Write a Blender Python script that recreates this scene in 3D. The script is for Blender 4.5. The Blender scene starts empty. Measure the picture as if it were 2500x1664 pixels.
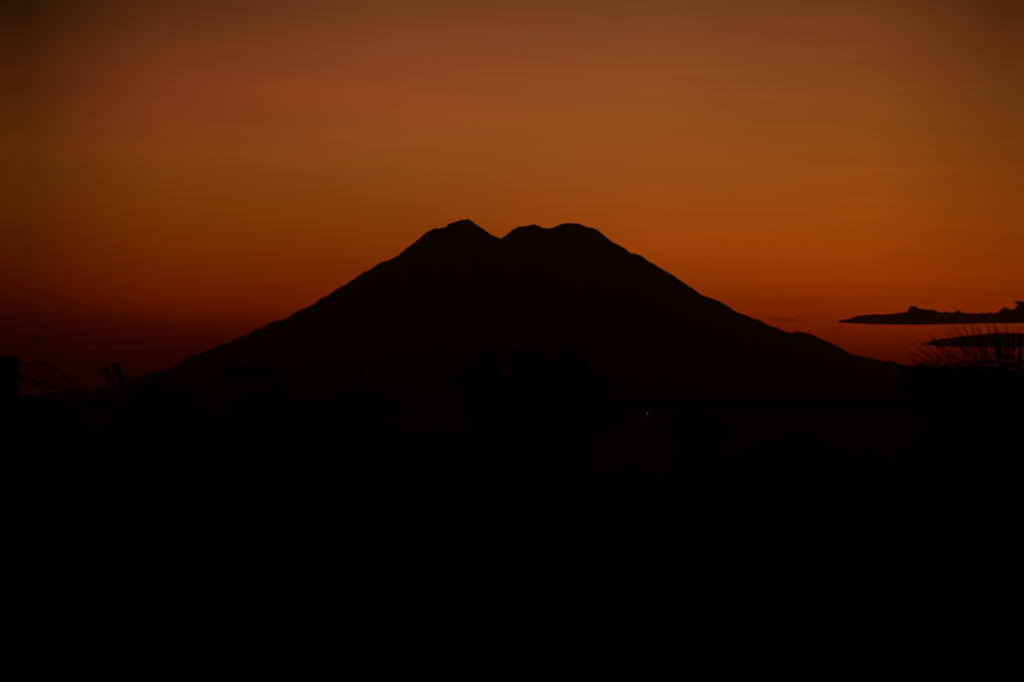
import bpy, math, random
import numpy as np
from mathutils import Vector, Matrix, noise as mn

S = bpy.context.scene
COL = S.collection
rng = np.random.default_rng(7)
random.seed(7)

# ------------------------------------------------------------------ camera
CAM_H = 10.0                      # the photographer stands on a flat roof, 10 m up
FOC = 4861.0                      # 70 mm on a 36 mm sensor, in photo pixels (2500 wide)
HOR = 985.0                       # photo row of the horizon
PITCH = math.atan((HOR - 832.0) / FOC)
cam_d = bpy.data.cameras.new('camera'); cam = bpy.data.objects.new('camera', cam_d)
COL.objects.link(cam); S.camera = cam
cam.location = (0, 0, CAM_H)
cam.rotation_euler = (math.radians(90) + PITCH, 0, 0)
cam_d.lens = 70.0; cam_d.sensor_width = 36.0
cam_d.clip_start = 0.5; cam_d.clip_end = 250000.0
cam_d.dof.use_dof = True; cam_d.dof.focus_distance = 18000.0; cam_d.dof.aperture_fstop = 1.5

def at(px, py, dist):
    """point that the camera sees at photo pixel (px, py), 'dist' metres north of it"""
    x = (px - 1250.0) / FOC; v = (832.0 - py) / FOC
    dy = math.cos(PITCH) - v * math.sin(PITCH)
    dz = math.sin(PITCH) + v * math.cos(PITCH)
    k = dist / dy
    return Vector((x * k, dist, CAM_H + dz * k))

# ------------------------------------------------------------------ sky
world = bpy.data.worlds.new('World'); S.world = world; world.use_nodes = True
NT = world.node_tree; NT.nodes.clear()
def N(t, **kw):
    n = NT.nodes.new(t)
    for k, v in kw.items(): setattr(n, k, v)
    return n
def L(a, b): NT.links.new(a, b)
def M(op, a, b=None, c=None, clamp=False):
    n = N('ShaderNodeMath', operation=op, use_clamp=clamp)
    for i, s in enumerate((a, b, c)):
        if s is None: continue
        if isinstance(s, (int, float)): n.inputs[i].default_value = s
        else: L(s, n.inputs[i])
    return n.outputs[0]
def lin(c):
    c = c / 255.0
    return c / 12.92 if c <= 0.04045 else ((c + 0.055) / 1.055) ** 2.4

tc = N('ShaderNodeTexCoord'); sep = N('ShaderNodeSeparateXYZ'); L(tc.outputs['Generated'], sep.inputs[0])
az = M('ARCTAN2', sep.outputs['X'], sep.outputs['Y'])
el = M('ARCSINE', sep.outputs['Z'])
elc = M('MAXIMUM', el, 0.0)
tt = M('DIVIDE', elc, M('ADD', elc, 0.2))
ROWS = [0, 100, 200, 300, 400, 500, 600, 700, 760, 800, 850, 900, 960]
SKY = {   # dusk colours read off the sky in columns from west-south-west round to west-north-west
 60:  [(32,16,3),(54,25,6),(72,32,8),(83,37,6),(91,42,3),(85,36,2),(80,27,2),(70,14,0),(49,8,0),(37,5,1),(30,3,2),(24,1,2),(20,0,2)],
 400: [(80,38,15),(98,48,18),(118,54,22),(125,56,21),(124,60,14),(116,52,4),(112,43,0),(103,28,0),(84,16,0),(58,8,0),(39,4,1),(30,2,2),(22,1,2)],
 1000:[(112,60,28),(124,65,32),(139,69,31),(146,72,27),(140,71,23),(132,60,12),(125,50,2),(116,34,0),(98,22,0),(74,12,0),(48,6,0),(36,3,0),(24,1,0)],
 1600:[(115,63,30),(129,70,32),(140,74,32),(146,77,28),(149,76,24),(152,71,15),(152,64,8),(132,46,0),(112,32,0),(88,18,0),(60,8,0),(42,4,0),(26,1,0)],
 2130:[(98,52,20),(119,61,25),(128,66,25),(132,71,21),(144,72,18),(150,70,12),(152,64,5),(142,47,0),(125,35,0),(108,26,0),(78,12,0),(56,6,1),(32,2,1)],
 2450: [(66,32,10),(87,42,13),(102,50,14),(110,55,12),(117,57,11),(130,57,8),(130,52,2),(130,44,0),(120,36,0),(106,27,0),(78,13,0),(52,6,0),(30,2,0)],
}
HAZE = 1.0e-5                     # scattering of the air per metre, see the haze box
def through(e): return math.exp(HAZE * min(33000.0, 1795.0 / max(e, .01)))   # what the haze box takes away again
AIRLIGHT = (.0046, .0009, .0003)    # and what it gives back at the horizon
def sky_lin(c, i, e):
    k = (1 - 1 / through(e)) / (1 - 1 / through(0))
    return max(0.0, lin(c) * 1.03 - AIRLIGHT[i] * k) * through(e)
EXTRA = [(0.26, .62), (0.36, .28), (0.6, .08), (1.2, .03)]
cols = sorted(SKY)
prev = None
for ci, cx in enumerate(cols):
    r = N('ShaderNodeValToRGB'); cr = r.color_ramp; cr.interpolation = 'B_SPLINE'
    stops = [((HOR - y) / FOC, [sky_lin(c, i, (HOR - y) / FOC) for i, c in enumerate(rgb)]) for y, rgb in zip(ROWS, SKY[cx])][::-1]
    top = stops[-1][1]
    for e, k in EXTRA: stops.append((e, [c * k for c in top]))
    stops = [(0.0, [c * .8 for c in stops[0][1]])] + stops
    while len(cr.elements) > 1: cr.elements.remove(cr.elements[0])
    for i, (e, c) in enumerate(stops):
        t = e / (e + .2)
        q = cr.elements[0] if i == 0 else cr.elements.new(t)
        q.position = t; q.color = (*c, 1)
    L(tt, r.inputs[0])
    if prev is None: prev = r.outputs[0]
    else:
        a0 = math.atan((cols[ci-1] - 1250) / FOC); a1 = math.atan((cx - 1250) / FOC)
        mr = N('ShaderNodeMapRange'); L(az, mr.inputs[0]); mr.inputs[1].default_value = a0; mr.inputs[2].default_value = a1
        mx = N('ShaderNodeMix', data_type='RGBA'); L(mr.outputs[0], mx.inputs[0]); L(prev, mx.inputs[6]); L(r.outputs[0], mx.inputs[7])
        prev = mx.outputs[2]
# the glow dies away on either side of the place where the sun went down
aL = math.atan((60 - 1250) / FOC); aR = math.atan((2450 - 1250) / FOC)
dL = M('MAXIMUM', M('SUBTRACT', aL, az), 0.0); dR = M('MAXIMUM', M('SUBTRACT', az, aR), 0.0)
dd = M('MAXIMUM', dL, dR)
fall = M('DIVIDE', 1.0, M('ADD', 1.0, M('MULTIPLY', M('ADD', M('MULTIPLY', dd, 5.0), M('MULTIPLY', M('MULTIPLY', dd, dd), 40.0)), 1.0)))
# thin streaks of high cloud
def streaks(sx, sz, seed, detail, lo, hi, amp, tilt=0.0):
    cb = N('ShaderNodeCombineXYZ')
    L(M('MULTIPLY', az, sx), cb.inputs[0])
    L(M('ADD', M('MULTIPLY', el, sz), M('MULTIPLY', az, tilt * sz)), cb.inputs[1]); cb.inputs[2].default_value = seed
    nz = N('ShaderNodeTexNoise'); nz.inputs['Scale'].default_value = 1.0; nz.inputs['Detail'].default_value = detail
    nz.inputs['Roughness'].default_value = .5; nz.inputs['Distortion'].default_value = .35
    L(cb.outputs[0], nz.inputs['Vector'])
    m = N('ShaderNodeMapRange'); L(nz.outputs[0], m.inputs[0]); m.inputs[1].default_value = lo; m.inputs[2].default_value = hi
    m.inputs[3].default_value = 1 - amp; m.inputs[4].default_value = 1 + amp
    return m.outputs[0]
s1 = streaks(7, 62, 3.1, 3, .3, .7, .045, .03)
s2 = streaks(8, 150, 9.4, 3, .3, .7, .032, .03)
s3 = streaks(9, 26, 5.7, 2, .3, .7, .035, .08)
# one broad reddish band of cirrus left of the summit
qa = M('DIVIDE', M('ADD', az, .052), .085); qe = M('DIVIDE', M('SUBTRACT', M('ADD', el, M('MULTIPLY', az, .05)), .1475), .0085)
band = M('MULTIPLY', M('EXPONENT', M('MULTIPLY', M('ADD', M('MULTIPLY', qa, qa), M('MULTIPLY', qe, qe)), -1.0)), s2)
sr = M('MULTIPLY', M('MULTIPLY', s1, s2), M('ADD', 1.0, M('MULTIPLY', band, .06)))
sg = M('MULTIPLY', M('MULTIPLY', s3, s2), M('SUBTRACT', 1.0, M('MULTIPLY', band, .03)))
cmb = N('ShaderNodeCombineColor'); L(M('MULTIPLY', sr, fall), cmb.inputs[0])
L(M('MULTIPLY', M('MULTIPLY', sg, M('POWER', s1, .4)), fall), cmb.inputs[1]); L(M('MULTIPLY', s3, fall), cmb.inputs[2])
mul = N('ShaderNodeMix', data_type='RGBA', blend_type='MULTIPLY'); mul.inputs[0].default_value = 1
L(prev, mul.inputs[6]); L(cmb.outputs[0], mul.inputs[7])
bg1 = N('ShaderNodeBackground'); L(mul.outputs[2], bg1.inputs[0]); bg1.inputs[1].default_value = 1.0
nis = N('ShaderNodeTexSky'); nis.sky_type = 'NISHITA'; nis.sun_disc = False
nis.sun_elevation = math.radians(-4.0); nis.sun_rotation = math.radians(6.0); nis.dust_density = 4.0
bg2 = N('ShaderNodeBackground'); L(nis.outputs[0], bg2.inputs[0]); bg2.inputs[1].default_value = 0.004
ads = N('ShaderNodeAddShader'); L(bg1.outputs[0], ads.inputs[0]); L(bg2.outputs[0], ads.inputs[1])
wo = N('ShaderNodeOutputWorld'); L(ads.outputs[0], wo.inputs[0])
world.cycles.sampling_method = 'MANUAL'; world.cycles.sample_map_resolution = 2048

S.view_settings.view_transform = 'Standard'; S.view_settings.look = 'None'
S.view_settings.exposure = 0.0; S.view_settings.gamma = 1.0; S.view_settings.use_curve_mapping = False

# ------------------------------------------------------------------ helpers
def tag(o, label=None, cat=None, group=None, kind=None):
    if label: o['label'] = label
    if cat: o['category'] = cat
    if group: o['group'] = group
    if kind: o['kind'] = kind
    return o
def mesh(name, V, F, m=None, smooth=False):
    me = bpy.data.meshes.new(name)
    me.from_pydata([tuple(map(float, v)) for v in V] if not isinstance(V, list) else V, [], F)
    if m: me.materials.append(m)
    if smooth: me.polygons.foreach_set('use_smooth', [True] * len(me.polygons))
    me.update(); return me
def obj(name, V, F, m, parent=None, loc=(0, 0, 0), smooth=False):
    o = bpy.data.objects.new(name, mesh(name, V, F, m, smooth)); COL.objects.link(o)
    o.location = loc
    if parent: o.parent = parent
    return o
def empty(name, loc):
    o = bpy.data.objects.new(name, None); o.location = loc; COL.objects.link(o); return o
def mat(name, c1, c2, scale=4.0, rough=.9, bump=.3, stretch=(1, 1, 1), spec=.2):
    m = bpy.data.materials.new(name); m.use_nodes = True; t = m.node_tree; b = t.nodes['Principled BSDF']
    b.inputs['Roughness'].default_value = rough; b.inputs['Specular IOR Level'].default_value = spec
    co = t.nodes.new('ShaderNodeTexCoord'); mp = t.nodes.new('ShaderNodeMapping'); mp.inputs['Scale'].default_value = stretch
    nz = t.nodes.new('ShaderNodeTexNoise'); nz.inputs['Scale'].default_value = scale; nz.inputs['Detail'].default_value = 6
    cr = t.nodes.new('ShaderNodeValToRGB'); cr.color_ramp.elements[0].position = .32; cr.color_ramp.elements[1].position = .68
    cr.color_ramp.elements[0].color = (*c1, 1); cr.color_ramp.elements[1].color = (*c2, 1)
    t.links.new(co.outputs['Object'], mp.inputs[0]); t.links.new(mp.outputs[0], nz.inputs['Vector'])
    t.links.new(nz.outputs[0], cr.inputs[0]); t.links.new(cr.outputs[0], b.inputs['Base Color'])
    if bump:
        bp = t.nodes.new('ShaderNodeBump'); bp.inputs['Strength'].default_value = bump
        t.links.new(nz.outputs[0], bp.inputs['Height']); t.links.new(bp.outputs[0], b.inputs['Normal'])
    return m
MT = dict(
    slope=mat('forested_slope', (.022, .034, .014), (.05, .05, .03), .004, 1, .4, spec=0),
    soil=mat('dark_field', (.035, .034, .018), (.085, .06, .035), .02, .95, .3, spec=.02),
    leaf=mat('foliage', (.022, .038, .012), (.05, .07, .025), 1.4, .7, 0),
    leaf2=mat('dull_foliage', (.03, .036, .014), (.06, .062, .03), 1.0, .75, 0),
    palm=mat('palm_leaf', (.025, .045, .012), (.05, .075, .02), 3.0, .55, 0),
    bark=mat('bark', (.04, .03, .022), (.09, .07, .05), 9, .95, .6, (1, 1, .2)),
    concrete=mat('weathered_concrete', (.16, .15, .14), (.27, .26, .24), 12, .9, .3),
    rubber=mat('cable_rubber', (.006, .006, .006), (.012, .011, .01), 20, .95, 0, spec=0),
    metal=mat('galvanised_metal', (.18, .18, .18), (.3, .29, .28), 15, .5, .1),
    porcelain=mat('brown_porcelain', (.05, .025, .015), (.08, .04, .02), 10, .25, 0, spec=.5),
    feather=mat('dark_feathers', (.015, .014, .014), (.035, .03, .028), 30, .8, .1),
)

# ------------------------------------------------------------------ ground and volcano (the setting)
gx = np.concatenate([-np.geomspace(30000, 40, 60), np.linspace(-30, 30, 7), np.geomspace(40, 30000, 60)])
gy = np.concatenate([-np.geomspace(2000, 30, 18), [-10, 0, 10, 20], np.geomspace(30, 30000, 120)])
V = []
for y in gy:
    for x in gx:
        d = math.hypot(x, y)
        V.append((x, y, mn.noise((x * .012, y * .012, 3.0)) * .5 * min(1, d / 60) - .3))
nx = len(gx)
F = [(j*nx+i, j*nx+i+1, (j+1)*nx+i+1, (j+1)*nx+i) for j in range(len(gy)-1) for i in range(nx-1)]
tag(obj('ground', V, F, MT['soil'], smooth=True), kind='structure', label='black level plain running out to the foot of the volcano')

PROF = [(-3400,990),(-2600,988),(-1800,986),(-1000,983),(-400,978),(-100,970),(100,963),(180,956),(223,952),(255,944),(297,931),(331,919),(365,911),(393,904),(424,894),(437,885),(453,876),(470,867),
(485,864),(506,856),(527,846),(546,838),(557,838),(576,827),(602,819),(617,809),(640,798),(668,783),(688,780),(710,770),(716,764),(732,757),(747,751),(767,741),(780,731),(803,719),
(813,710),(834,699),(849,689),(872,676),(880,669),(900,659),(928,642),(956,632),(974,623),(978,618),(991,607),(1011,593),(1039,568),(1059,558),(1072,558),(1080,556),(1085,556),(1096,546),
(1113,541),(1128,537),(1141,535),(1149,537),(1161,547),(1179,558),(1201,574),(1212,578),(1224,583),(1235,574),(1249,562),(1266,553),(1281,552),(1304,547),(1314,551),(1329,557),(1345,557),
(1360,551),(1383,544),(1413,546),(1421,549.5),(1439,554),(1455,560),(1472,573),(1497,591),(1518,602),(1541,617),(1548,618),(1569,626),(1584,638),(1602,648),(1612,653),(1643,672),(1668,689),
(1694,707),(1712,720),(1724,725),(1742,729),(1763,739),(1781,749),(1792,758),(1814,767),(1842,777),(1857,782),(1870,790),(1885,797),(1900,801),(1918,808),(1931,811.5),(1959,810),(1974,813),
(1997,823),(2020,834),(2041,843),(2061,855),(2079,865),(2100,870),(2120,873),(2146,880),(2184,884),(2204,890),(2240,894),(2300,902),(2500,925),(2800,950),(3200,970),(3800,984),(4600,990),(6000,992)]
VY = 18300.0
px = np.array([p[0] for p in PROF], float); pz = np.array([at(p[0], p[1], VY).z for p in PROF]); pX = (px - 1250) / FOC
pX = np.array([at(p[0], p[1], VY).x for p in PROF])
vx = np.unique(np.concatenate([np.linspace(pX[0], -5200, 60), np.linspace(-5200, 5200, 1500), np.linspace(5200, pX[-1], 80)]))
dep = np.concatenate([-np.linspace(9500, 1200, 46), -np.linspace(1100, 60, 22), [0], np.linspace(80, 1200, 14), np.linspace(1500, 8500, 18)])
base = np.interp(vx, pX, pz)
rough = np.array([mn.noise((x * .012, 1.3, 7)) * 7 + mn.noise((x * .034, 5.3, 2)) * 8 + mn.noise((x * .06, 2.3, 4)) * 7 for x in vx])
rough *= np.interp(vx, [-5000, -1500, -600, 200, 900, 5000], [1, 1.1, .35, .25, .8, .6])
ridge = base + rough * np.clip(base / 300, 0, 1)
sm = base.copy()
for _ in range(3): sm = np.convolve(np.pad(sm, 20, 'edge'), np.ones(41) / 41, 'valid')
V = []
for d in dep:
    f = math.exp(-(abs(d) / 2900.0) ** 1.25) - math.exp(-(9000 / 2900.0) ** 1.25)
    w = 1 - math.exp(-abs(d) / 260.0)
    for i, x in enumerate(vx):
        hgt = ridge[i] * (1 - w) + sm[i] * w
        ang = math.atan2(x - 100, d)
        gul = mn.noise((ang * 9, abs(d) * .0003, 2.1)) * .10 + mn.noise((ang * 24, abs(d) * .0012, 6.1)) * .045 - .10
        z = hgt * max(0.0, f) * (1 + gul * w) - 3 - 8 * w * (f <= 0.02)
        V.append((float(x), VY + float(d), float(z if d != 0 else ridge[i] * math.exp(0) )))
nx = len(vx)
F = [(j*nx+i, j*nx+i+1, (j+1)*nx+i+1, (j+1)*nx+i) for j in range(len(dep)-1) for i in range(nx-1)]
tag(obj('volcano', V, F, MT['slope'], smooth=True), kind='structure', label='dark twin-peaked volcano standing against the orange dusk sky')

# ------------------------------------------------------------------ geometry builders
def tube(pts, rad, sides=7):
    V, F = [], []
    pts = [Vector(p) for p in pts]
    for k, p in enumerate(pts):
        d = (pts[min(k+1, len(pts)-1)] - pts[max(k-1, 0)]).normalized()
        u = d.orthogonal().normalized() if abs(d.z) > .9 else d.cross(Vector((0, 0, 1))).normalized()
        w = d.cross(u)
        r = rad[k] if isinstance(rad, (list, tuple)) else rad
        for s in range(sides):
            a = 2 * math.pi * s / sides
            V.append(tuple(p + u * (math.cos(a) * r) + w * (math.sin(a) * r)))
    for k in range(len(pts)-1):
        for s in range(sides):
            F.append((k*sides+s, k*sides+(s+1) % sides, (k+1)*sides+(s+1) % sides, (k+1)*sides+s))
    F.append(tuple(range(sides))[::-1]); F.append(tuple(range((len(pts)-1)*sides, len(pts)*sides)))
    return V, F
def join(parts):
    V, F = [], []
    for v, f in parts:
        o = len(V); V += list(v); F += [tuple(i + o for i in q) for q in f]
    return V, F
def box(c, s, rot=0.0):
    V = []
    for dx in (-.5, .5):
        for dy in (-.5, .5):
            for dz in (-.5, .5):
                x, y = dx * s[0], dy * s[1]
                V.append((c[0] + x * math.cos(rot) - y * math.sin(rot), c[1] + x * math.sin(rot) + y * math.cos(rot), c[2] + dz * s[2]))
    return V, [(0, 1, 3, 2), (4, 6, 7, 5), (0, 4, 5, 1), (2, 3, 7, 6), (0, 2, 6, 4), (1, 5, 7, 3)]
def leaves(P, size, aspect=.5):
    """small pointed leaf quads at the points P, turned every way"""
    n = len(P)
    a = rng.normal(size=(n, 3)); a[:, 2] *= .7; a /= np.linalg.norm(a, axis=1)[:, None]
    b = np.cross(a, rng.normal(size=(n, 3))); b /= np.linalg.norm(b, axis=1)[:, None]
    s = (size * rng.uniform(.55, 1.25, n))[:, None]
    V = np.stack([P - a * s * .5, P + b * s * aspect * .5, P + a * s * .5, P - b * s * aspect * .5], 1).reshape(-1, 3)
    return V
def quad_obj(name, V, m, parent=None, loc=(0, 0, 0)):
    n = len(V) // 4
    me = bpy.data.meshes.new(name)
    me.vertices.add(len(V)); me.vertices.foreach_set('co', (V - np.array(loc)).astype(np.float32).ravel())
    me.loops.add(4 * n); me.loops.foreach_set('vertex_index', np.arange(4 * n, dtype=np.int32))
    me.polygons.add(n); me.polygons.foreach_set('loop_start', np.arange(0, 4 * n, 4, dtype=np.int32))
    me.materials.append(m); me.update(calc_edges=True)
    o = bpy.data.objects.new(name, me); COL.objects.link(o)
    if parent: o.parent = parent
    return o
def ground_z(x, y): return mn.noise((x * .012, y * .012, 3.0)) * .5 - .35

def tree(name, label, bx, dist, blobs, leaf=.26, dens=9.0, cat='tree', group=None, m='leaf', trunk=.28, depth=1.0, ragged=.45, dp=0.0):
    """crown of leaves over forking limbs; blobs are (px, py, rx, ry) lobes of the crown in photo pixels"""
    k = dist / FOC
    b0 = at(bx, HOR, dist); gz = ground_z(b0.x, dist)
    root = empty(name, (b0.x, dist, gz)); tag(root, label, cat, group)
    o = np.array((b0.x, dist, gz)); P = []; limbs = []
    cz = np.mean([at(b[0], b[1], dist).z for b in blobs]); lowz = min(at(b[0], b[1] + b[3], dist).z for b in blobs)
    fork = Vector((b0.x + rng.normal() * .2, dist, max(gz + .5, lowz * .75 + gz * .25)))
    tr = [tube([(b0.x, dist, gz - .3), (b0.x + .08, dist, gz + (fork.z - gz) * .5), tuple(fork)], [trunk * 1.25, trunk, trunk * .75], 8)]
    for (qx, qy, rx, ry) in blobs:
        c = at(qx, qy, dist); rw, rh = rx * k, ry * k; rd = (rw + rh) / 2 * depth * 1.1
        off = rng.normal() * rd * .45
        cc = np.array((c.x, dist + off, c.z))
        mid = (fork + Vector(cc)) * .5 + Vector((rng.normal() * .2, rng.normal() * .2, -.1 * rh))
        end = Vector(cc) + Vector((rng.normal() * rw * .3, rng.normal() * rd * .3, rh * .5))
        tr.append(tube([tuple(fork), tuple(mid), tuple(cc), tuple(end)], [trunk * .6, trunk * .4, trunk * .22, trunk * .05], 6))
        for t in range(7):                                     # twigs out to the edge of the lobe
            dv = rng.normal(size=3); dv /= np.linalg.norm(dv); e = cc + dv * np.array((rw, rd, rh)) * rng.uniform(.85, 1.12)
            tr.append(tube([tuple(cc), tuple(cc * .4 + e * .6 + rng.normal(size=3) * .1), tuple(e)], [trunk * .16, trunk * .09, trunk * .03], 4))
            P.append(e + rng.normal(size=(6, 3)) * leaf * .8)
        n = int(dens * (rw * rh * 3.1 + .3) / (leaf * leaf * .35) * .5)
        nc = max(8, int((rw * rh) * 7 + 8))                     # leaf clusters
        dv = rng.normal(size=(nc, 3)); dv /= np.linalg.norm(dv, axis=1)[:, None]
        rr = rng.uniform(.25, 1.0, nc) ** .5
        wob = np.array([1 + ragged * mn.noise(tuple(v * 1.9 + cc)) for v in dv])
        C = cc + dv * (rr * wob)[:, None] * np.array((rw, rd, rh))
        cl = rng.integers(0, nc, n)
        sg = np.array((rw, rd, rh)) * .14 + leaf * .45
        P.append(C[cl] + rng.normal(size=(n, 3)) * sg * rng.uniform(.5, 1.0, nc)[cl][:, None])
    P = np.concatenate(P); P = P[P[:, 2] > gz + .1]
    v, f = join(tr); v = [(a[0] - o[0], a[1] - o[1], a[2] - o[2]) for a in v]
    obj('trunk', v, f, MT['bark'], root)
    quad_obj('crown', leaves(P, leaf), MT[m], root, o)
    return root

# ------------------------------------------------------------------ trees that stand out of the dark
G = 'trees and bushes in the dark foreground'
tree('round_bush', 'low round-topped bush beside the flat-topped pole', 112, 75, [(112,1000,55,42),(75,1020,40,35),(150,1030,45,40),(112,1070,90,50)], leaf=.16, dens=9, cat='bush', group=G, ragged=.15)
tree('domed_tree', 'tree with a broad domed crown on the left foot of the volcano', 400, 110,
     [(392,950,38,34),(360,975,40,35),(430,980,48,42),(340,1010,50,38),(400,1020,80,50),(480,1030,60,38),(520,1050,55,40),(420,1100,150,70)], leaf=.22, group=G, ragged=.25)
tree('umbrella_tree', 'thin flat-crowned tree with gaps under its umbrella canopy', 620, 190,
     [(582,898,24,8),(560,912,14,8),(612,902,24,9),(650,906,24,10),(678,916,14,11),(640,921,24,8),(676,940,12,8),(555,938,8,6),(600,915,26,7)], leaf=.24, dens=5, group=G, m='leaf2', trunk=.14, ragged=.5, depth=1.6)
tree('mounded_tree', 'dense mounded tree below the umbrella-shaped tree', 660, 120,
     [(655,985,48,27),(620,1010,50,36),(700,1005,45,34),(740,1030,50,40),(570,1040,60,40),(660,1080,160,70)], leaf=.22, group=G, ragged=.25)
tree('feathery_tree', 'loose feathery tree left of the tall clumped tree', 880, 200,
     [(840,980,36,24),(875,958,34,10),(800,1000,40,26),(910,966,20,10),(930,958,7,5),(962,972,5,4),(900,990,40,26),(930,1016,40,18),(955,1004,18,8),(985,1012,16,7),(870,1040,90,40),(900,1090,130,60)],
     leaf=.26, dens=7, group=G, ragged=.5)
tree('low_spreading_tree', 'low spreading tree filling the gap beside the tall clumped tree', 1040, 150,
     [(960,1080,60,34),(1030,1100,70,28),(1100,1080,50,36),(1070,1058,26,12),(1000,1140,110,50)], leaf=.22, dens=7, group=G, ragged=.35)
tree('tall_clumped_tree', 'tallest tree with separate leafy clumps rising in front of the volcano', 1270, 146,
     [(1200,880,18,30),(1178,890,26,20),(1155,900,22,16),(1130,925,24,17),(1180,925,38,26),(1215,900,14,30),(1195,865,6,16),(1160,950,34,22),
      (1256,858,10,8),(1275,870,14,14),(1303,864,14,10),(1290,885,22,20),(1318,880,20,14),(1275,900,14,16),(1290,925,22,14),
      (1392,858,9,16),(1380,880,24,20),(1350,892,22,18),(1410,890,20,20),(1330,915,40,24),(1390,920,44,28),(1425,915,20,14),
      (1450,930,24,10),(1440,960,36,26),(1480,950,26,12),(1240,950,50,30),(1300,970,70,42),(1380,975,60,42),(1220,1000,80,44),(1170,1005,36,30),
      (1480,995,46,24),(1440,1030,62,40),(1510,1015,20,22),(1330,1040,100,60),(1230,1060,90,60),(1400,1080,50,50),(1270,1130,130,70),(1390,1150,60,60)],
     leaf=.24, dens=8, group=G, ragged=.45, trunk=.42)
tree('leaning_oval_tree', 'dark oval tree standing alone right of the small white light', 1700, 130,
     [(1695,1010,46,26),(1665,1030,30,28),(1730,1035,44,30),(1700,1060,56,44),(1750,1075,28,46),(1700,1110,50,30),(1680,1140,46,44),(1730,1150,66,46),(1780,1180,60,44),(1700,1190,80,50)],
     leaf=.22, group=G, ragged=.2)
tree('wide_low_tree', 'wide low tree whose crown peaks right of the oval tree', 1950, 125,
     [(1955,1078,32,24),(1920,1090,36,24),(1990,1088,30,22),(1950,1110,80,34),(1870,1105,28,20),(1850,1130,44,30),(2040,1130,60,34),(2120,1135,60,30),(1960,1170,170,50)],
     leaf=.22, group=G, ragged=.3)
tree('small_bushy_tree', 'small bushy tree at the bottom of the gap between two dark trees', 1530, 118,
     [(1535,1160,30,26),(1500,1185,34,26),(1560,1190,44,30),(1610,1215,50,30),(1540,1230,100,44)], leaf=.2, group=G, ragged=.3)
tree('square_crowned_tree', 'straight-sided tree in front of the right foot of the volcano', 2300, 220,
     [(2235,910,34,20),(2275,902,44,16),(2330,904,44,16),(2385,906,40,16),(2240,940,40,28),(2300,940,60,36),(2370,945,60,40),(2440,930,50,40),(2250,980,34,30),(2320,1000,70,50),(2420,1010,70,50),(2360,1070,100,60)],
     leaf=.3, group=G, ragged=.15)
tree('dark_right_tree', 'heavy dark tree at the right edge below the palm fronds', 2420, 70,
     [(2470,965,60,50),(2400,980,60,50),(2340,1010,50,44),(2300,1050,50,44),(2460,1060,90,70),(2370,1090,90,60),(2270,1110,60,44),(2230,1140,60,44),(2420,1160,160,80)],
     leaf=.17, group=G, ragged=.25)
tree('twiggy_sapling', 'spindly sapling with three small leaf tufts left of the domed tree', 300, 60,
     [(277,893,5,4),(284,895,5,4),(287,903,5,5),(291,911,6,5),(265,926,4,6),(268,922,4,4),(256,907,3,3),(300,921,3,3)], leaf=.07, dens=3.2, group=G, trunk=.03, ragged=.5)

# ------------------------------------------------------------------ far wood, scrub (nobody could count them)
def ridge_h(x, y):
    u = x / y; a = min(1.0, max(0.0, (u - .02) / .05)) * (.75 + .25 * mn.noise((x * .0016, 2, 2)))
    return 11.0 * a * math.exp(-((y - 4300) / 900.0) ** 2)
V = []; ry = np.linspace(2300, 6300, 34); rx = np.linspace(-2600, 2600, 110)
for y in ry:
    for x in rx: V.append((float(x), float(y), ridge_h(x, y) - .9 + .3 * mn.noise((x * .004, y * .004, 1))))
F = [(j*110+i, j*110+i+1, (j+1)*110+i+1, (j+1)*110+i) for j in range(33) for i in range(109)]
tag(obj('low_hill', V, F, MT['slope'], smooth=True), kind='structure', label='low wooded rise in front of the right foot of the volcano')
P = []
for i in range(5200):
    y = rng.uniform(3300, 5400); u = rng.uniform(-.34, .34); x = u * y
    a = min(1.0, max(0.0, (u + .01) / .06)); gp = mn.noise((x * .0035, y * .002, 9))
    if a < .5 and gp < .12: continue
    h = (rng.uniform(9, 15) + 5 * max(0, gp)) * (.55 + .45 * a); r = rng.uniform(4, 9); n = 34
    dv = rng.normal(size=(n, 3)); dv /= np.linalg.norm(dv, axis=1)[:, None]
    P.append(np.array((x, y, ridge_h(x, y) + h * .55)) + dv * np.array((r, r, h * .45)) * rng.uniform(.3, 1, n)[:, None] ** .5)
P = np.concatenate(P)
quad_obj('distant_wood', leaves(P, 4.2, .7), MT['leaf2'])
tag(bpy.data.objects['distant_wood'], 'low line of far-off treetops below the volcano', 'woodland', kind='stuff')
P = []
for i in range(7600):
    y = 22 + 230 * rng.uniform() ** 1.1; x = rng.normal() * .27 * (y + 30)
    h = rng.uniform(.8, 2.6); r = h * rng.uniform(.6, 1.0); n = 34
    dv = rng.normal(size=(n, 3)); dv /= np.linalg.norm(dv, axis=1)[:, None]; dv[:, 2] = abs(dv[:, 2])
    P.append(np.array((x, y, ground_z(x, y))) + dv * np.array((r, r, h)) * rng.uniform(.4, 1, n)[:, None])
P = np.concatenate(P)
o = quad_obj('undergrowth', leaves(P, .42, .6), MT['leaf'])
tag(o, 'black tangle of undergrowth filling the bottom of the view', 'undergrowth', kind='stuff')

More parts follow.
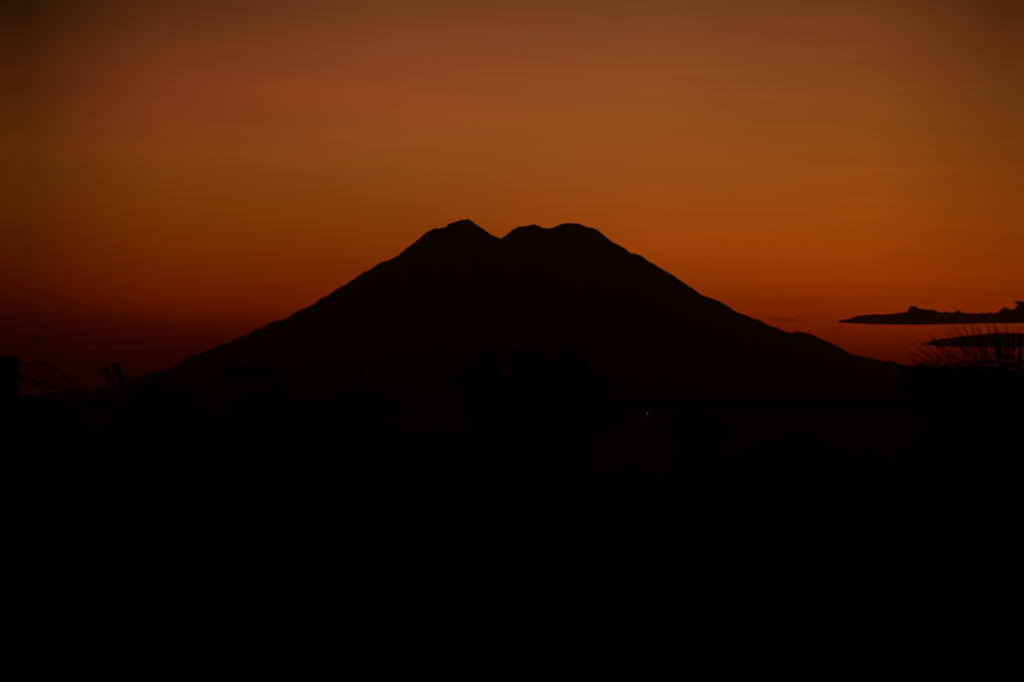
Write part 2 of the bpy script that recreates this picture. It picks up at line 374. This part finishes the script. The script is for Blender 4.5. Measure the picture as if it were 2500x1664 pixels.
P = []
for i in range(2100):
    y = 140 + 260 * rng.uniform() ** 1.1; x = min(-.045, -.55 + rng.uniform() * (.5 + .05 * rng.normal())) * y
    h = rng.uniform(2.0, 6.5) * (1 + .25 * mn.noise((x * .01, y * .01, 5))) * min(1.0, .25 + (y - 130) / 80); r = h * rng.uniform(.6, 1.0); n = 60
    dv = rng.normal(size=(n, 3)); dv /= np.linalg.norm(dv, axis=1)[:, None]; dv[:, 2] = abs(dv[:, 2])
    P.append(np.array((x, y, ground_z(x, y))) + dv * np.array((r, r, h)) * rng.uniform(.3, 1, n)[:, None] ** .5)
o = quad_obj('thicket', leaves(np.concatenate(P), .8, .6), MT['leaf'])
tag(o, 'unbroken black thicket spreading over the left half of the plain', 'thicket', kind='stuff')

# ------------------------------------------------------------------ palm at the right edge
def leaflet_mesh():
    n = 6; V = []; F = []
    for i in range(n):
        t = i / (n - 1); w = .021 * (1 - t) ** .55 * (1 if t > .05 else .5); z = -.10 * t * t
        V += [(t, -w, z + w * .5), (t, 0, z), (t, w, z + w * .5)]
    for i in range(n-1):
        a = i * 3; F += [(a, a+3, a+4, a+1), (a+1, a+4, a+5, a+2)]
    return V, F
LV, LF = leaflet_mesh(); LME = mesh('leaflet', LV, LF, MT['palm'], True)
PD = 30.0
cr_ = at(2570, 960, PD); pz0 = ground_z(cr_.x, PD)
palm = empty('palm_tree', (cr_.x, PD, pz0)); tag(palm, 'tall palm whose blurred fronds reach in at the right edge', 'palm tree')
H0 = cr_.z - pz0
tv = [(0.25 * math.sin(t * 2.2) - .2 * t, 0, -.3 + (H0 + .3) * t) for t in np.linspace(0, 1, 26)]
tv = [(a - (tv[-1][0]) * (k / 25), b, c) for k, (a, b, c) in enumerate(tv)]
v, f = tube(tv, [.2 - .08 * (k / 25) + (.014 if k % 2 else 0) for k in range(26)], 12)
obj('trunk', v, f, MT['bark'], palm)
def bez(p, n):
    p = [Vector(q) for q in p]; out = []
    for i in range(n):
        t = i / (n - 1); q = p[:]
        while len(q) > 1: q = [a.lerp(b, t) for a, b in zip(q, q[1:])]
        out.append(q[0])
    return out
def frond(ctrl, count, lmax, up=Vector((0, 0, 1)), separate=True, lift=(.2, .2)):
    """ctrl: bezier points of the midrib relative to the crown; leaflets leave it on both sides"""
    c = bez(ctrl, 30)
    v, f = tube(c, [.028 * (1 - k / 29) + .004 for k in range(30)], 6)
    fr = obj('frond', v, f, MT['palm'], palm, (0, 0, H0))
    tot = []
    for s in (0, 1):
        for i in range(count):
            t = .12 + .87 * (i + rng.uniform(-.25, .25)) / count
            q = t * 29; k = min(28, int(q)); p = c[k].lerp(c[k+1], q - k); d = (c[k+1] - c[k]).normalized()
            side = d.cross(up).normalized() * (1 if s else -1); nrm = side.cross(d).normalized() * (1 if s else -1)
            a = math.radians(76 - 50 * t ** 2.6 + rng.normal() * 5)
            x = (side * math.sin(a) + d * math.cos(a) + nrm * (lift[s] + rng.normal() * .06)).normalized()
            ln = lmax * (math.sin(math.pi * (.16 + .72 * t)) ** .7) * rng.uniform(.9, 1.08)
            if t > .9: ln *= .8
            y = nrm.cross(x).normalized(); z = x.cross(y)
            m = Matrix(((x.x, y.x, z.x, p.x), (x.y, y.y, z.y, p.y), (x.z, y.z, z.z, p.z), (0, 0, 0, 1))) @ Matrix.Diagonal((ln, min(.9, ln * 1.2), ln * rng.uniform(.6, 1.6), 1))
            if separate:
                o = bpy.data.objects.new('leaflet', LME); COL.objects.link(o); o.parent = fr; o.matrix_local = m
            else: tot.append(([tuple(m @ Vector(w)) for w in LV], LF))
    if tot:
        v, f = join(tot); o = obj('leaflet_mass', v, f, MT['palm'], fr, smooth=True); o['kind'] = 'stuff'
    return fr
def pp(x, y, dd=0): return at(x, y, PD + dd) - cr_
# fronds seen in the photograph: the midrib runs leftwards, one row of leaflets stands up
frond([(0, 0, 0), pp(2470, 850, -.2), pp(2360, 880, -.3), pp(2235, 905, -.3)], 46, .68, up=Vector((.05, -1, .25)))
frond([(0, 0, 0), pp(2500, 900, .3), pp(2390, 890, .5), pp(2270, 960,   .6)], 36, .66, up=Vector((.1, -1, .3)))
frond([(0, 0, 0), pp(2530, 890, .6), pp(2470, 850, 1.0), pp(2400, 870, 1.6)], 26, .42, up=Vector((.1, -.9, .4)))
frond([(0, 0, 0), pp(2500, 960, -.4), pp(2420, 960, -.6), pp(2330, 1060, -.8)], 26, .7, up=Vector((.1, -1, .3)))
for i in range(9):
    a = math.radians(-75 + i * 38 + rng.uniform(-8, 8))
    if math.cos(a) < -.35 : a += math.pi * .9
    dx, dy = math.cos(a), math.sin(a); r = rng.uniform(2.3, 2.9)
    frond([(0, 0, 0), (dx * r * .35, dy * r * .35, .55), (dx * r * .8, dy * r * .8, .3), (dx * r, dy * r, -1.1)], 34, .66, separate=False, lift=(-.3, -.3))
v, f = tube([(0, 0, -.35), (0, 0, -.1), (0, 0, .18), (0, 0, .4)], [.13, .22, .17, .05], 10)
obj('crown_heart', v, f, MT['bark'], palm, (0, 0, H0))
v, f = [], []
for i in range(7):
    a = i * .9; c0 = (math.cos(a) * .24, math.sin(a) * .24, -.22 - .05 * (i % 2))
    vv, ff = tube([(c0[0], c0[1], c0[2] + z) for z in (-.13, -.09, 0, .09, .13)], [.02, .08, .11, .08, .02], 8)
    obj('coconut', vv, ff, MT['bark'], palm, (0, 0, H0), smooth=True)

# ------------------------------------------------------------------ pole and cables at the left edge
QD = 27.0
pt = at(10, 869, QD); gz = ground_z(pt.x, QD)
pole = empty('utility_pole', (pt.x, QD, gz)); tag(pole, 'flat-topped concrete utility pole at the left edge', 'utility pole')
hh = pt.z - gz
v, f = tube([(0, 0, -.3), (0, 0, hh * .5), (0, 0, hh - .012), (0, 0, hh)], [.25, .215, .2, .19], 20)
obj('shaft', v, f, MT['concrete'], pole)
zb = at(0, 921, QD).z - gz
obj('bracket', *tube([(.17, 0, zb), (.22, 0, zb), (.225, 0, zb), (.25, 0, zb)], [.016, .016, .018, .018], 8), MT['metal'], pole)
obj('insulator', *tube([(.235, 0, zb - .045), (.235, 0, zb - .03), (.235, 0, zb - .006), (.235, 0, zb + .006), (.235, 0, zb + .03), (.235, 0, zb + .045)], [.02, .04, .026, .026, .042, .02], 10), MT['porcelain'], pole)
obj('band', *tube([(0, 0, zb - .025), (0, 0, zb + .025)], .215, 20), MT['metal'], pole)
def cable(name, label, pts, r):
    P = [at(*p) for p in pts]; out = []
    for i in range(len(P) - 1):                                 # catmull-rom through the points
        p0, p1, p2, p3 = P[max(i-1, 0)], P[i], P[i+1], P[min(i+2, len(P)-1)]
        for s in range(8):
            t = s / 8
            out.append(.5 * ((2 * p1) + (p2 - p0) * t + (2 * p0 - 5 * p1 + 4 * p2 - p3) * t * t + (3 * p1 - p0 - 3 * p2 + p3) * t ** 3))
    out.append(P[-1])
    o = obj(name, *tube(out, r, 6), MT['rubber']); tag(o, label, 'cable')
    return o
cable('looping_cable', 'stiff cable arching up from the pole then dropping rightwards', [(44, 893, 27), (75, 887, 27.2), (105, 888, 27.8), (130, 898, 28.6), (160, 921, 30), (190, 946, 32), (215, 966, 36), (260, 1000, 50), (330, 1045, 80), (370, 1050, 108)], .0155)
cable('straight_cable', 'lower cable sloping straight from the insulator on the pole', [(50, 921, 27), (85, 930, 27.4), (125, 940, 28), (165, 949, 29.5), (200, 957, 32), (235, 978, 38), (275, 1008, 52), (340, 1050, 82), (378, 1052, 108)], .0145)
cable('looping_cable', 'thin cable hanging just under the straight lower cable', [(44, 929, 27), (90, 939, 27.4), (130, 948, 28), (170, 957, 29.5), (203, 966, 32), (238, 986, 38), (280, 1015, 52), (345, 1055, 82), (382, 1058, 108)], .0075)
cable('thin_wire', 'very thin wire slanting down across the red sky to the left flank', [(-900, 330, 34), (-300, 566, 50), (0, 681, 64), (100, 716, 72), (200, 745, 82), (300, 778, 94), (400, 804, 108), (520, 834, 128), (700, 872, 160), (885, 905, 196)], .0055)
# wooden post that carries the far end of the wire, among the feathery tree
pb = at(885, 900, 196); g2 = ground_z(pb.x, 196)
o = obj('wire_post', *tube([(0, 0, -.3), (0, 0, pb.z - g2)], [.11, .08], 10), MT['bark'], None, (pb.x, 196, g2)); tag(o, 'dark wooden post inside the feathery tree where the thin wire ends', 'post')
pb = at(-900, 325, 34); g2 = ground_z(pb.x, 34)
o = obj('wire_post', *tube([(0, 0, -.3), (0, 0, pb.z - g2)], [.13, .09], 10), MT['bark'], None, (pb.x, 34, g2)); tag(o, 'tall post left of the view where the thin wire starts', 'post')

# ------------------------------------------------------------------ mast on the summit
mp = at(1141, 537, VY); mz = mp.z - 4
mast = empty('radio_mast', (mp.x, VY, mz)); tag(mast, 'tiny radio mast standing on the highest left summit', 'radio mast')
parts = []
HM = at(1141, 527.5, VY).z - mz
for sx in (-1, 1):
    for sy in (-1, 1):
        parts.append(tube([(sx * 3.4, sy * 3.4, -3), (sx * 1.8, sy * 1.8, HM)], [.55, .4], 5))
obj('leg', *parts[0], MT['metal'], mast)
for p in parts[1:]: obj('leg', *p, MT['metal'], mast)
br = []
for k in range(9):
    z0 = HM * k / 9; z1 = HM * (k + 1) / 9; w0 = 3.3 - 1.5 * k / 9; w1 = 3.3 - 1.5 * (k + 1) / 9
    for (a, b) in (((-1, -1), (1, -1)), ((1, -1), (1, 1)), ((1, 1), (-1, 1)), ((-1, 1), (-1, -1))):
        br.append(tube([(a[0] * w0, a[1] * w0, z0), (b[0] * w1, b[1] * w1, z1)], .35, 4))
        br.append(tube([(b[0] * w0, b[1] * w0, z0), (a[0] * w1, a[1] * w1, z1)], .35, 4))
obj('bracing', *join(br), MT['metal'], mast)
obj('dish_antenna', *tube([(0, -2.6, HM * .8), (0, -3.4, HM * .8)], 2.9, 14), MT['metal'], mast)
obj('dish_antenna', *tube([(2.6, -1.2, HM * .55), (3.2, -2.4, HM * .55)], 2.2, 14), MT['metal'], mast)
obj('whip', *tube([(0, 0, HM * .9), (0, 0, HM + 9)], .6, 5), MT['metal'], mast)

# ------------------------------------------------------------------ far street lamps
def glow(name, col, e):
    m = bpy.data.materials.new(name); m.use_nodes = True; b = m.node_tree.nodes['Principled BSDF']
    b.inputs['Base Color'].default_value = (.6, .6, .58, 1); b.inputs['Emission Color'].default_value = (*col, 1); b.inputs['Emission Strength'].default_value = e
    return m
LG = 'far lamps glowing in the dark plain'
for (qx, qy, e, col, w, lab) in ((1580, 1008, .22, (1, .95, .85), .75, 'brightest small white lamp in the dark gap between two trees'),
                       (2203, 1004, .05, (1, .8, .6), .8, 'faint lamp left of its twin near the right tree mass'),
                       (2267, 1003.5, .05, (1, .75, .6), .8, 'faint lamp nearest the dark tree mass at the right'),
                       (1469, 1034, .05, (1, .8, .65), .5, 'very faint lamp beside the tall clumped tree')):
    d = 4.8 / (qy - HOR) * FOC
    c = at(qx, qy, d); g = -.4
    r = empty('street_lamp', (c.x, d, g)); tag(r, lab, 'street lamp', LG)
    hz = c.z - g
    obj('post', *tube([(.35 + w, 0, -.2), (.35 + w, 0, hz * .7), (.3 + w, 0, hz + .12)], [.09, .07, .05], 8), MT['metal'], r)
    obj('arm', *tube([(.3 + w, 0, hz + .12), (w * .2, 0, hz + .16), (-w * .4, 0, hz + .14)], [.05, .04, .04], 6), MT['metal'], r)
    obj('lamp_head', *box((0, 0, hz), (w, .3, .2)), glow('lamp_glow', col, e), r)

# ------------------------------------------------------------------ bird
bp = at(90, 828, 60)
def bird():
    V, F = tube([(-.19, 0, -.01), (-.12, 0, 0), (0, 0, 0), (.1, 0, .01), (.15, 0, .03), (.2, 0, .02), (.24, 0, .01)], [.01, .035, .06, .045, .035, .03, .004], 8)
    parts = [(V, F)]
    for s in (-1, 1):
        w = [(.07, s * .03, .02), (.05, s * .17, .09), (.0, s * .34, .05), (-.03, s * .33, .045), (-.06, s * .17, .075), (-.08, s * .03, .015)]
        w2 = [(a, b, c - .012) for a, b, c in w]
        n = 6; parts.append((w + w2, [(0, 1, 4, 5), (1, 2, 3, 4), (11, 10, 7, 6), (10, 9, 8, 7)] + [(i, (i+1) % n, (i+1) % n + n, i + n) for i in range(n)]))
    parts.append(([(-.17, -.02, 0), (-.17, .02, 0), (-.29, .05, .01), (-.29, -.05, .01), (-.17, -.02, -.01), (-.17, .02, -.01), (-.29, .05, 0), (-.29, -.05, 0)], [(0, 1, 2, 3), (7, 6, 5, 4), (0, 4, 5, 1), (1, 5, 6, 2), (2, 6, 7, 3), (3, 7, 4, 0)]))
    return join(parts)
o = obj('bird', *bird(), MT['feather'], None, tuple(bp)); o.scale = (.8, .8, .8); o.rotation_euler = (.1, -.1, 2.3); tag(o, 'small dark bird flying low in the red sky above the pole', 'bird')

# ------------------------------------------------------------------ low clouds beyond the volcano
def cloudmat(name, dens, albedo):
    m = bpy.data.materials.new(name); m.use_nodes = True; t = m.node_tree; t.nodes.clear()
    out = t.nodes.new('ShaderNodeOutputMaterial'); v = t.nodes.new('ShaderNodeVolumePrincipled')
    v.inputs['Color'].default_value = (*albedo, 1); v.inputs['Density'].default_value = dens; v.inputs['Anisotropy'].default_value = .3
    t.links.new(v.outputs[0], out.inputs['Volume']); return m
CM = cloudmat('dark_cloud', .022, (.03, .02, .02)); CW = cloudmat('thin_cloud', .0009, (.10, .07, .09))
CD = 62000.0
def cloud(name, label, top, bot, m, half=500.0, step=2.0, rug=1.0):
    """closed lens of vapour: top and bottom edges as photo points, thin at the edges and thick in the middle"""
    tx = [p[0] for p in top]; bx = [p[0] for p in bot]
    xs = np.arange(tx[0], tx[-1] + .1, step); ns = 18
    V, F = [], []
    for j, x in enumerate(xs):
        zt = at(x, np.interp(x, tx, [p[1] for p in top]) + rug * (mn.noise((x * .11, 4, 1)) * 2.4 + mn.noise((x * .31, 8, 1)) * 1.6), CD).z; zb = at(x, np.interp(x, bx, [p[1] for p in bot]) + .5 * mn.noise((x * .03, 9, 1)), CD).z
        X = at(x, 785, CD).x; endf = min(1, (x - xs[0]) / 60 + .02, (xs[-1] - x) / 60 + .02); h = half * endf
        if zt < zb + 3: zt = zb + 3
        for s in range(ns):
            a = 2 * math.pi * s / ns; ca, sa = math.cos(a), math.sin(a)
            V.append((X, CD + h * ca * (1 + .2 * mn.noise((X * .001, a, 3))), (zt + zb) / 2 + (zt - zb) / 2 * (abs(sa) ** .6) * (1 if sa > 0 else -1)))
    for j in range(len(xs)-1):
        for s in range(ns): F.append((j*ns+s, j*ns+(s+1) % ns, (j+1)*ns+(s+1) % ns, (j+1)*ns+s))
    F.append(tuple(range(ns))[::-1]); F.append(tuple(range((len(xs)-1)*ns, len(xs)*ns)))
    o = obj(name, V, F, m); tag(o, label, 'cloud'); return o
T1 = [(2044,786),(2055,780),(2075,778.5),(2085,773),(2106,769),(2138,767.5),(2153,768),(2180,766),(2208,762),(2221,760),(2224,746),(2232,748),(2246,754),(2274,756),(2293,763),(2308,762),(2330,764),(2338,757),(2348,764),
      (2376,765),(2403,764),(2435,764),(2446,757),(2452,750),(2467,756),(2478,754),(2486,747),(2493,736),(2510,736),(2540,733),(2580,745),(2640,752),(2720,768),(2800,785)]
B1 = [(2044,787),(2085,789),(2127,791),(2244,792.5),(2318,791),(2424,789),(2500,789),(2800,788)]
cloud('flat_cloud', 'long black flat-bottomed cloud with a ragged top at the right', T1, B1, CM)
cloud('hooked_wisp', 'small hooked curl of cloud on top of the long flat cloud', [(2474,738),(2480,733),(2490,734),(2500,737),(2516,742)], [(2474,739),(2480,742),(2486,744),(2494,748),(2516,752)], CM, half=300, step=2, rug=.3)
cloud('flat_cloud', 'thin dark wedge of cloud under the long flat cloud', [(2253,838),(2275,832),(2290,828),(2320,825),(2350,820),(2400,815),(2440,812),(2470,812),(2500,814),(2600,812),(2700,822),(2760,840)],
      [(2253,839),(2270,843),(2300,846),(2360,848),(2500,850),(2760,852)], CM, half=450, rug=.6)
cloud('faint_wisp', 'faint thin wisp of cloud touching the volcano slope', [(1850,779),(1865,776),(1890,775),(1920,779),(1950,781),(1990,784)], [(1850,780),(1880,780),(1920,783),(1950,784),(1990,785)], CW, half=300, rug=.4)
cloud('faint_wisp', 'faint broken wisp at the tip of the long flat cloud', [(2003,781),(2012,778),(2024,780),(2034,779),(2046,782),(2056,785)], [(2003,782),(2015,785),(2030,783),(2046,786),(2056,786)], CW, half=300, step=2, rug=.4)

# ------------------------------------------------------------------ haze
v, f = box((0, 14000, 899), (64000, 36000, 1806)); o = obj('haze', v, f, None)
m = bpy.data.materials.new('haze_air'); m.use_nodes = True; t = m.node_tree; t.nodes.clear()
out = t.nodes.new('ShaderNodeOutputMaterial'); pv = t.nodes.new('ShaderNodeVolumePrincipled')
pv.inputs['Density'].default_value = HAZE; pv.inputs['Color'].default_value = (.95, .68, .55, 1); pv.inputs['Anisotropy'].default_value = .7
t.links.new(pv.outputs[0], out.inputs['Volume']); o.data.materials.append(m)
tag(o, 'thin dusk haze over the plain and round the volcano', kind='stuff')
